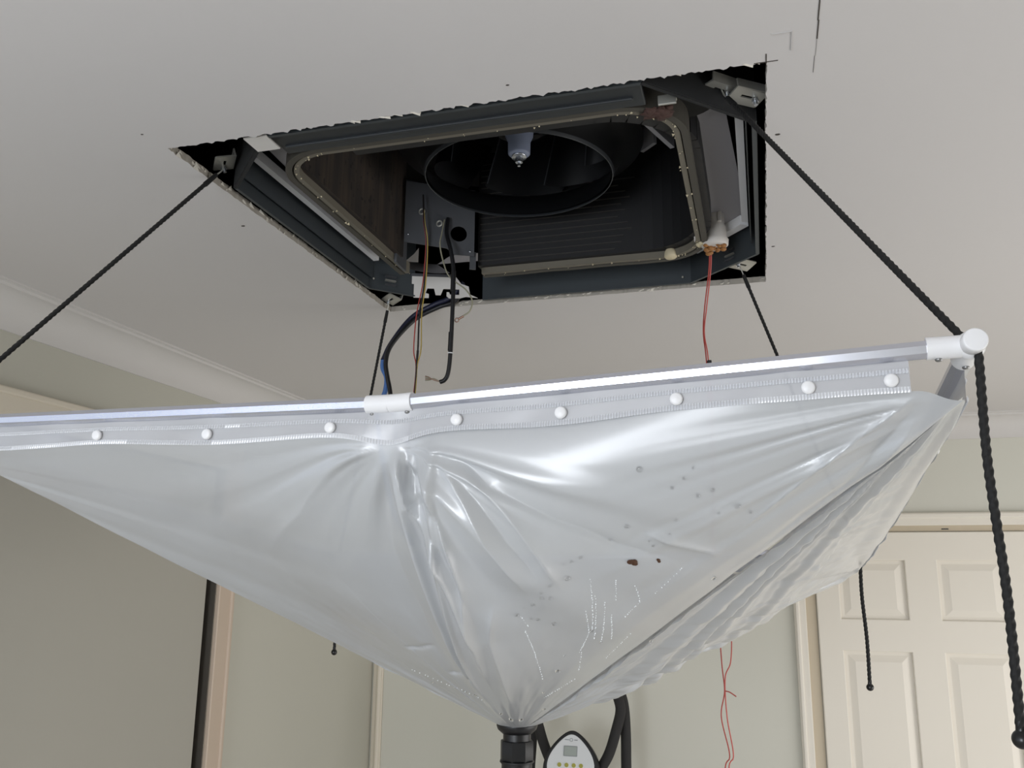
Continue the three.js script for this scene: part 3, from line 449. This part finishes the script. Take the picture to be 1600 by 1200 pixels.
for (let s = 0; s < 4; s++) {
  const n = s === 0 ? [420, 260] : s === 1 ? [240, 200] : [160, 140];
  mesh('film_panel', grid(n[0], n[1], (u, t) => film(s, u, t)), MAT.film, bag);
  // clear sleeve wrapped over the bar: down its outside, round the top and back to the hem
  const u0 = s === 0 ? 0.02 : 0.03, u1 = s === 0 ? 0.955 : 0.97;
  const sleeve = (u, v) => { const uu = lerp(u0, u1, u), top = edgePoint(s, uu), h = hem(s, uu), o = OUT[s].clone().setY(0).normalize(); const y = v * FLAP, p = top.clone().lerp(h, v); p.y = lerp(top.y - BAR * 0.9, h.y, v); return p.addScaledVector(o, 0.0016 + 0.0012 * noise1(uu * 30 + v, 80 + s)); };
  mesh('sleeve', grid(120, 6, sleeve), MAT.sleeve, bag);
  const ribs = s === 0 ? 380 : 260;
  for (const [v, hgt] of [[0.36, 0.0042], [0.95, 0.0052]]) {
    mesh('heat_seal', flatShaded(grid(ribs * 2, 2, (u, q) => { const k = Math.round(u * ribs * 2) % 2, p = sleeve(u, v), o = OUT[s].clone().setY(0).normalize(), pat = noise1(u * 14, 90 + s + v * 10) > -0.35 ? 1 : 0.35; p.y += (q - 0.5) * hgt; return p.addScaledVector(o, 0.0006 + (k ? 0.0016 : 0) * pat * (q === 0.5 ? 1 : 0.5)); })), MAT.sealRib, bag);
  }
  const xs = s === 0 ? [-0.7645, -0.6255, -0.4844, -0.3384, -0.2193, -0.0971, 0.0305, 0.1412].map((x) => (x + 1.0226) / 1.198) : [0.08, 0.2, 0.32, 0.44, 0.56, 0.68, 0.8, 0.92];
  for (const u of xs) { const p = sleeve(clamp((u - u0) / (u1 - u0), 0.01, 0.985), 0.64), o = OUT[s].clone().setY(-0.05).normalize();
    const g = new THREE.LatheGeometry([[0, 0.0035], [0.004, 0.0033], [0.0056, 0.0022], [0.006, 0.0006], [0.006, -0.001], [0, -0.001]].map(([r, y]) => new THREE.Vector2(r, y)), 24); mesh('snap_button', between(g, p, p.clone().addScaledVector(o, 0.005)), MAT.whitePlastic, bag, s === 0 ? undefined : undefined); }
}
{ // black threaded drain fitting under the bag
  const f = mesh('drain_flange', new THREE.LatheGeometry([[0.0, 0.0], [0.031, 0.004], [0.032, 0.0], [0.030, -0.006], [0.023, -0.012], [0.0, -0.012]].map(([r, y]) => new THREE.Vector2(r, y)), 40).translate(DRAIN.x, DRAIN.y, DRAIN.z), MAT.blackPlastic, bag, 'black drain fitting');
  const at = (y) => V(DRAIN.x, DRAIN.y + y, DRAIN.z);
  mesh('neck', cyl(at(-0.008), at(-0.03), 0.0215, 0.0215, 32), MAT.blackPlastic, f);
  const nut = extrude(shape(circle(0.0262, 8)), 0.026, 0.002, 2); nut.rotateX(Math.PI / 2); nut.translate(DRAIN.x, DRAIN.y - 0.024, DRAIN.z); mesh('hex_nut', toCreasedNormals(nut, 0.4), MAT.blackPlastic, f);
  mesh('collar', new THREE.LatheGeometry([[0.0, -0.050], [0.0255, -0.050], [0.0265, -0.053], [0.0235, -0.056], [0.0235, -0.075], [0.020, -0.079], [0.0, -0.079]].map(([r, y]) => new THREE.Vector2(r, y)), 40).translate(DRAIN.x, DRAIN.y, DRAIN.z), MAT.blackPlastic, f);
}
{ // drain hose below the fitting, out of the picture, down to the floor
  const a = DRAIN.clone().add(V(0, -0.079, 0)), hose = thing('drain_hose', 'black ribbed hose running down from the drain fitting under the bag', 'hose', V(a.x, 0, a.z));
  mesh('hose', tube([V(0, a.y, 0), V(0.01, a.y - 0.4, 0.01), V(0.02, 0.4, -0.02), V(0.06, 0.03, -0.1), V(0.5, 0.018, -0.35)], 0.0165, 90, 16), MAT.blackPlastic, hose);
}

// ---------------------------------------------------------------- ropes
function rope(points, r, pitch) {
  const c = path(points, 0.5), len = c.getLength(), n = Math.max(24, Math.round(len / 0.0016)), m = 14, g = new THREE.TubeGeometry(c, n, r, m, false), P = g.attributes.position, N = g.attributes.normal;
  for (let i = 0; i <= n; i++) for (let j = 0; j <= m; j++) { const k = i * (m + 1) + j, th = j / m * 2 * Math.PI, s = i / n * len, d = r * 0.12 * Math.sin(3 * th + s / pitch * 2 * Math.PI); P.setXYZ(k, P.getX(k) + N.getX(k) * d, P.getY(k) + N.getY(k) * d, P.getZ(k) + N.getZ(k) * d); }
  g.computeVertexNormals(); return g;
}
function hangRope(label, hook, corner, drop, lean, i) {
  const o = thing('support_rope', label, 'rope', V(0, 0, 0), undefined), dir = corner.clone().sub(hook).normalize(), start = hook.clone().addScaledVector(dir, 0.022);
  const end = corner.clone().add(V(lean[0], -0.012, lean[1]));
  mesh('cord', rope([start, hook.clone().lerp(corner, 0.35), hook.clone().lerp(corner, 0.7), corner.clone().addScaledVector(dir, -0.004)], 0.0033, 0.0085), MAT.rope, o);
  if (drop) {
    const q = (k, w = 0) => end.clone().add(V(w, -drop * k, w * 0.3)); mesh('tail', rope([corner.clone().add(V(lean[0] * 0.5, 0.0, lean[1])), end, q(0.3, -0.002), q(0.65, 0.001), q(1)], 0.0035, 0.0085), MAT.rope, o);
    const b = q(1); mesh('ball_stop', [new THREE.SphereGeometry(0.0072, 20, 16).translate(b.x, b.y - 0.005, b.z), cyl(b.clone().add(V(0, 0.008, 0)), b, 0.0032, 0.004, 12)], MAT.ball, o);
  }
  mesh('sheath', cyl(start, start.clone().addScaledVector(dir, 0.03), 0.0036, 0.0044, 12), MAT.rope, o);
  const hk = path([hook.clone().add(V(0.004, 0.012, 0)), hook.clone().add(V(-0.003, 0.014, 0.002)), hook.clone().addScaledVector(dir, 0.004), start]); mesh('hook', new THREE.TubeGeometry(hk, 20, 0.0013, 8), MAT.zinc, o);
}
hangRope('black rope from the near left opening corner, leaving the picture at its left edge', V(AC.x - 0.434, CEIL + 0.026, AC.z + 0.308), NL, 0.2, [0, 0.004], 0);
hangRope('thick black rope at the white corner knob with a long tail and ball end', V(AC.x + 0.392, CEIL + 0.03, AC.z + 0.322), NR, 0.292, [0.004, 0.006], 1);
hangRope('black rope at the far right frame corner, its ball-ended tail hanging before the panelled door', V(AC.x + 0.396, CEIL + 0.012, AC.z - 0.349), FR, 0.245, [0, 0], 2);
hangRope('thin black rope beside the blue cable, its ball end just showing below the bag', V(AC.x - 0.436, CEIL + 0.012, AC.z - 0.392), FL, 0.212, [0, 0], 3);

// ---------------------------------------------------------------- loose wires and cables
const pts = (a) => a.map(([x, y, z]) => R(x, y, z));
function wire(name, label, category, group) { return thing(name, label, category, V(0, 0, 0), group); }
{
  let o = wire('power_cable', 'black cable bending out of the far left opening corner beside a blue one', 'cable');
  mesh('sheath', tube(pts([[-0.66, 0.70, -1.90], [-0.69, 0.668, -1.910], [-0.735, 0.656, -1.912], [-0.79, 0.625, -1.90], [-0.832, 0.56, -1.87], [-0.842, 0.515, -1.86], [-0.836, 0.474, -1.86], [-0.827, 0.435, -1.86], [-0.80, 0.3, -1.85], [-0.76, 0.16, -1.82], [-0.68, 0.06, -1.76]]), 0.0055, 120, 10), MAT.cable, o);
  o = wire('power_cable', 'blue cable hanging between two black lines above the frame coupling', 'cable');
  mesh('sheath', tube(pts([[-0.665, 0.71, -1.90], [-0.70, 0.678, -1.908], [-0.745, 0.664, -1.912], [-0.80, 0.632, -1.905], [-0.838, 0.565, -1.88], [-0.853, 0.52, -1.868]]), 0.0062, 60, 10), MAT.navy, o, 'dark navy upper length');
  mesh('blue_length', tube(pts([[-0.853, 0.52, -1.868], [-0.853, 0.50, -1.868], [-0.842, 0.475, -1.868], [-0.845, 0.44, -1.868], [-0.86, 0.40, -1.866], [-0.84, 0.3, -1.85], [-0.78, 0.15, -1.80], [-0.7, 0.08, -1.72]]), 0.0058, 80, 10), MAT.cableBlue, o, 'bright blue lower length');
}
{
  const o = wire('sensor_wires', 'thin red, black and yellow wires hanging from the metal plate left of the white bracket', 'wires');
  const top = [-0.671, 0.822, -1.640];
  for (const [nm, mt, dx, a] of [['red_wire', MAT.redWire, -0.0035, -0.006], ['black_wire', MAT.blackWire, 0, 0], ['yellow_wire', MAT.yellowWire, 0.003, 0.004]])
    mesh(nm, tube(pts([top, [-0.6655 + dx * 0.3, 0.76, -1.636], [-0.6625 + dx * 0.5, 0.715, -1.648], [-0.6695 + dx, 0.6305, -1.66], [-0.6785 + dx + a * 0.5, 0.5595, -1.66], [-0.6795 + dx + a, 0.4812, -1.66], [-0.681 + dx * 0.4, 0.445, -1.66], [-0.6834 + dx * 0.5, 0.3898, -1.66], [-0.69 + dx, 0.25, -1.65], [-0.68, 0.1, -1.62]]), nm === 'black_wire' ? 0.0019 : 0.0013, 110, 7), mt, o);
  mesh('tape', cyl(R(-0.6795, 0.478, -1.66), R(-0.6815, 0.445, -1.66), 0.0026, 0.0022, 10), MAT.blackWire, o);
}
{
  const o = wire('motor_lead', 'black taped lead hanging from the unit, curling up to bare wire ends', 'cable');
  mesh('sheath', tube(pts([[-0.6246, 0.7753, -1.672], [-0.622, 0.735, -1.66], [-0.6077, 0.6898, -1.65], [-0.6005, 0.6386, -1.65], [-0.601, 0.5395, -1.65], [-0.6035, 0.4565, -1.65], [-0.6075, 0.421, -1.65], [-0.6150, 0.408, -1.65], [-0.6242, 0.405, -1.65]]), 0.0046, 90, 10), MAT.cable, o);
  for (const [p, q] of [[[-0.6005, 0.645, -1.65], [-0.601, 0.60, -1.65]], [[-0.6025, 0.51, -1.65], [-0.6035, 0.47, -1.65]]]) mesh('tape', cyl(R(...p), R(...q), 0.0054, 0.0054, 12), MAT.cable, o);
  mesh('tie', cyl(R(-0.6028, 0.466, -1.65), R(-0.6029, 0.464, -1.65), 0.0062, 0.0062, 14), MAT.foamEdge, o);
  for (let i = 0; i < 4; i++) mesh('bare_end', tube(pts([[-0.622, 0.405, -1.65], [-0.638, 0.410 + i * 0.001, -1.65], [-0.648, 0.416 - i * 0.0015, -1.648 - 0.002 * i], [-0.657, 0.419 - i * 0.003, -1.65]]), 0.0011, 16, 6), i % 2 ? MAT.earthWire : MAT.copper, o);
  const e = wire('earth_wire', 'thin pale wire curling round beside the white bracket to a small ring terminal', 'wire');
  mesh('core', tube(pts([[-0.6315, 0.772, -1.67], [-0.6335, 0.735, -1.66], [-0.6329, 0.7069, -1.65], [-0.625, 0.67, -1.65], [-0.6091, 0.6322, -1.65], [-0.5726, 0.6006, -1.65], [-0.5579, 0.5752, -1.65], [-0.5625, 0.5535, -1.65], [-0.578, 0.5425, -1.65]]), 0.0016, 90, 7), MAT.earthWire, e);
  mesh('ring_terminal', [new THREE.TorusGeometry(0.0042, 0.0012, 6, 18).translate(-0.5905, 0.5355 + EYE, -1.65), cyl(R(-0.586, 0.538, -1.65), R(-0.576, 0.543, -1.65), 0.0024, 0.0024, 10)], MAT.copper, e);
}
{
  const o = wire('float_switch_wires', 'long pair of thin red wires hanging from the drain cup to below the bag', 'wires');
  const down = [[-0.0944, 0.4494, -1.80], [-0.094, 0.30, -1.84], [-0.10, 0.17, -1.90], [-0.108, 0.112, -1.955], [-0.110, 0.105, -1.985], [-0.110, 0.07, -2.075], [-0.1085, 0.0, -2.10]];
  mesh('red_wire', tube(pts([[-0.074, 0.684, -1.722], [-0.080, 0.64, -1.765], [-0.0936, 0.5713, -1.80], [-0.0984, 0.5158, -1.80], ...down, [-0.1065, -0.0966, -2.1], [-0.1041, -0.1724, -2.1], [-0.1009, -0.2266, -2.1], [-0.1102, -0.2807, -2.1], [-0.0958, -0.3592, -2.1], [-0.1071, -0.399, -2.1], [-0.10, -0.6, -2.1]]), 0.0014, 260, 7), MAT.redWire, o);
  mesh('pink_wire', tube(pts([[-0.071, 0.684, -1.724], [-0.0765, 0.64, -1.765], [-0.0895, 0.5713, -1.80], [-0.0965, 0.5158, -1.80], ...down.map(([x, y, z]) => [x + 0.004, y + 0.002, z]), [-0.0823, -0.0891, -2.1], [-0.0846, -0.1618, -2.1], [-0.0984, -0.1994, -2.1], [-0.0978, -0.2801, -2.1], [-0.0877, -0.3587, -2.1], [-0.099, -0.3984, -2.1], [-0.09, -0.6, -2.1]]), 0.0014, 260, 7), MAT.pinkWire, o);
  mesh('stub', tube(pts([[-0.1005, -0.226, -2.1], [-0.09, -0.228, -2.098], [-0.076, -0.237, -2.1]]), 0.0013, 20, 6), MAT.redWire, o);
  mesh('connector', new RoundedBoxGeometry(0.009, 0.007, 0.007, 2, 0.002).translate(-0.0885, 0.4525 + EYE, -1.80), MAT.blackWire, o);
}

// ---------------------------------------------------------------- water drops and dirt on the bag
const DROPS = [[0.7686, 0.1252, 0.0029], [0.8193, 0.1512, 0.0017], [0.8582, 0.1796, 0.0022], [0.8471, 0.1904, 0.0022], [0.8140, 0.1712, 0.0016], [0.8995, 0.2151, 0.0028], [0.9212, 0.2309, 0.0020], [0.8431, 0.2432, 0.0017], [0.7905, 0.2573, 0.0023], [0.7800, 0.2887, 0.0020], [0.8295, 0.2925, 0.0013], [0.8383, 0.3030, 0.0015], [0.8488, 0.2774, 0.0013], [0.8221, 0.1304, 0.0012], [0.8847, 0.2289, 0.0013], [0.7451, 0.3668, 0.0029], [0.7517, 0.3219, 0.0018], [0.7407, 0.3281, 0.0017], [0.7314, 0.3309, 0.0012], [0.7238, 0.3759, 0.0019], [0.7172, 0.4082, 0.0024], [0.7305, 0.4099, 0.0024], [0.7054, 0.4287, 0.0024], [0.6814, 0.4592, 0.0025], [0.7214, 0.4775, 0.0021], [0.7558, 0.4958, 0.0028], [0.8376, 0.5240, 0.0026], [0.8778, 0.5673, 0.0019], [0.8216, 0.6682, 0.0032], [0.8216, 0.7673, 0.0019], [0.8145, 0.6109, 0.0015], [0.7150, 0.3944, 0.0016], [0.6913, 0.4393, 0.0012], [0.7093, 0.4739, 0.0012], [0.9732, 0.3949, 0.0029], [1.0109, 0.5867, 0.0026], [0.6569, 0.9135, 0.0035], [0.7567, 0.9215, 0.0035], [0.9111, 0.8742, 0.0027], [0.3900, 0.8018, 0.0023], [0.4418, 0.8091, 0.0022], [0.1953, 0.7968, 0.0023], [0.5946, 0.8715, 0.0024]];
const up = V(0, 1, 0);
function normalAt(u, t) { const e = 0.004, a = film(0, u + e, t).sub(film(0, u - e, t)), b = film(0, u, t + e).sub(film(0, u, t - e)); return b.cross(a).normalize().multiplyScalar(1); }
const dropGeo = new THREE.SphereGeometry(1, 16, 12);
for (const [u, t, r] of DROPS) {
  const p = film(0, u, t), n = normalAt(u, t); if (n.z < 0) n.negate();
  const m = mesh('water_drop', dropGeo, MAT.water); m.position.copy(p).addScaledVector(n, r * 0.35); m.scale.set(r, r * 0.6, r); m.quaternion.setFromUnitVectors(up, n);
  tag(m, 'clear water drop clinging to the front of the plastic bag', 'water drop', 'water drops on the bag');
}
const TRAILS = [[0.7029, 0.5089, 0.7529, 0.6249, 22], [0.7529, 0.6249, 0.7905, 0.7013, 8], [0.7805, 0.3781, 0.8376, 0.5240, 26], [0.8011, 0.4601, 0.8361, 0.5353, 12], [0.8361, 0.5353, 0.8475, 0.6044, 14], [0.8247, 0.4404, 0.8778, 0.5673, 20], [0.8189, 0.3829, 0.8438, 0.4443, 10], [0.8520, 0.4782, 0.8979, 0.5636, 16], [0.8021, 0.4204, 0.8574, 0.5573, 20], [0.8555, 0.4027, 0.8863, 0.4489, 8], [0.8499, 0.6001, 0.8927, 0.6866, 9], [0.9294, 0.5496, 0.9436, 0.6531, 14], [0.8863, 0.4489, 0.8809, 0.4899, 9], [0.9056, 0.3607, 0.8983, 0.4321, 10], [0.7088, 0.5007, 0.6870, 0.4599, 6], [0.8414, 0.7962, 0.9110, 0.7200, 16], [0.1862, 0.7407, 0.4887, 0.8345, 20]];
{
  const o = [];
  for (const [u0, t0, u1, t1, n] of TRAILS) for (let i = 0; i < n; i++) {
    const k = (i + rnd() * 0.6) / n, u = lerp(u0, u1, k) + 0.0015 * (rnd() - 0.5), t = lerp(t0, t1, k), r = 0.00035 + 0.0004 * rnd(), p = film(0, u, t), nn = normalAt(u, t); if (nn.z < 0) nn.negate();
    const g = new THREE.IcosahedronGeometry(r, 1); g.translate(p.x + nn.x * r * 0.4, p.y + nn.y * r * 0.4, p.z + nn.z * r * 0.4); o.push(g);
  }
  if (o.length) tag(mesh('drip_trails', o, MAT.bead), 'fine beaded trails of water running down the front of the bag', 'water', undefined, 'stuff');
}
const SPECKS = [[0.8276, 0.3394, 0.0049, 'small brown crumb of dirt stuck on the bag, larger of the two'], [0.8612, 0.3402, 0.0024, 'tiny dark speck of dirt on the bag, right of the larger brown crumb']];
for (const [u, t, r, label] of SPECKS) {
  const p = film(0, u, t), n = normalAt(u, t); if (n.z < 0) n.negate();
  const parts = []; for (let i = 0; i < 7; i++) { const g = new THREE.IcosahedronGeometry(r * (0.3 + 0.4 * rnd()), 1); g.scale(1.2, 0.5, 1); g.translate((rnd() - 0.5) * r * 1.6, 0, (rnd() - 0.5) * r * 0.9); parts.push(g); }
  const m = mesh('dirt_speck', parts, MAT.speck); m.position.copy(p).addScaledVector(n, r * 0.1); m.quaternion.setFromUnitVectors(up, n); tag(m, label, 'dirt');
}

// ---------------------------------------------------------------- exercise machine behind the bag
{
  const base = R(-0.705, -EYE + 0.015, -3.38), t = thing('exercise_machine', 'exercise machine with black handlebars and a white rounded console beneath the bag', 'exercise machine', base);
  const q = (x, y, z = -3.4) => V(x + 0.713, y + EYE, z - base.z);
  const egg = (k) => { const s = new THREE.Shape(), N = 48; for (let i = 0; i <= N; i++) { const a = i / N * 2 * Math.PI, y = Math.cos(a), w = 0.086 * Math.sin(a) * (1 - 0.30 * y - 0.10 * y * y) * 1.08; const X = w * k, Y = (y * 0.098 - 0.008) * k; i ? s.lineTo(X, Y) : s.moveTo(X, Y); } return s; };
  const con = new THREE.Matrix4().makeRotationX(-0.3).setPosition(q(-0.714, -0.632, -3.33));
  const c = mesh('console', extrude(egg(1.06), 0.03, 0.006, 3).applyMatrix4(con), MAT.blackPlastic, t, 'black console rim');
  const on = (g, z) => g.translate(0, 0, z).applyMatrix4(con);
  mesh('console_face', on(extrude(egg(0.9), 0.003, 0.002, 2), 0.034), MAT.consoleFace, c, 'pale grey console face');
  mesh('screen', on(new RoundedBoxGeometry(0.046, 0.031, 0.004, 2, 0.0015).translate(-0.002, 0.024, 0), 0.039), MAT.lcd, c);
  mesh('screen_bezel', on(extrude((() => { const s = roundedPath(0.050, 0.035, 0.002); s.holes.push(roundedPath(0.0455, 0.0305, 0.0015, THREE.Path)); return s; })(), 0.003).translate(-0.002, 0.024, 0), 0.0375), MAT.print, c);
  for (let i = 0; i < 4; i++) mesh('button', on(new THREE.CylinderGeometry(0.0072, 0.0076, 0.004, 20).rotateX(Math.PI / 2).translate(-0.040 + i * 0.0262, -0.023, 0), 0.039), MAT.button, c);
  mesh('printed_mark', [on(new THREE.TorusGeometry(0.0055, 0.0008, 5, 20).translate(-0.001, 0.062, 0), 0.0395), on(new THREE.BoxGeometry(0.016, 0.0022, 0.001).translate(-0.017, 0.062, 0), 0.0395), on(new THREE.BoxGeometry(0.012, 0.0026, 0.001).translate(0.016, 0.062, 0), 0.0395)], MAT.print, c);
  mesh('mast', cyl(q(-0.714, -1.62, -3.42), q(-0.714, -0.70, -3.36), 0.03, 0.026, 20), MAT.frameGrey, t);
  // handlebars: an inner bar to the mast and an outer moving arm on each side
  mesh('handlebar', tube([q(-0.70, -0.80, -3.37), q(-0.775, -0.70, -3.36), q(-0.825, -0.60, -3.36), q(-0.860, -0.51, -3.38), q(-0.875, -0.47, -3.40), q(-0.885, -0.50, -3.42), q(-0.893, -0.60, -3.43), q(-0.905, -0.75, -3.44), q(-0.92, -1.2, -3.44)], 0.019, 80, 14), MAT.foamGrip, t);
  mesh('handlebar', tube([q(-0.72, -0.80, -3.37), q(-0.655, -0.71, -3.36), q(-0.592, -0.62, -3.36), q(-0.558, -0.52, -3.37), q(-0.545, -0.46, -3.38), q(-0.556, -0.415, -3.39), q(-0.560, -0.395, -3.40), q(-0.548, -0.41, -3.41), q(-0.538, -0.46, -3.42), q(-0.535, -0.56, -3.43), q(-0.536, -0.75, -3.44), q(-0.52, -1.2, -3.44)], 0.019, 100, 14), MAT.foamGrip, t);
  mesh('flywheel', new THREE.CylinderGeometry(0.25, 0.25, 0.12, 40).rotateZ(Math.PI / 2).translate(0, 0.34, -0.02), MAT.frameGrey, t);
  mesh('floor_bar', [cyl(V(-0.25, 0.03, 0.18), V(0.25, 0.03, 0.18), 0.03, 0.03, 16), cyl(V(-0.25, 0.03, -0.22), V(0.25, 0.03, -0.22), 0.03, 0.03, 16), cyl(V(0, 0.06, -0.22), V(0, 0.06, 0.18), 0.025, 0.025, 14)], MAT.frameGrey, t);
}

renderer.render(scene, camera);
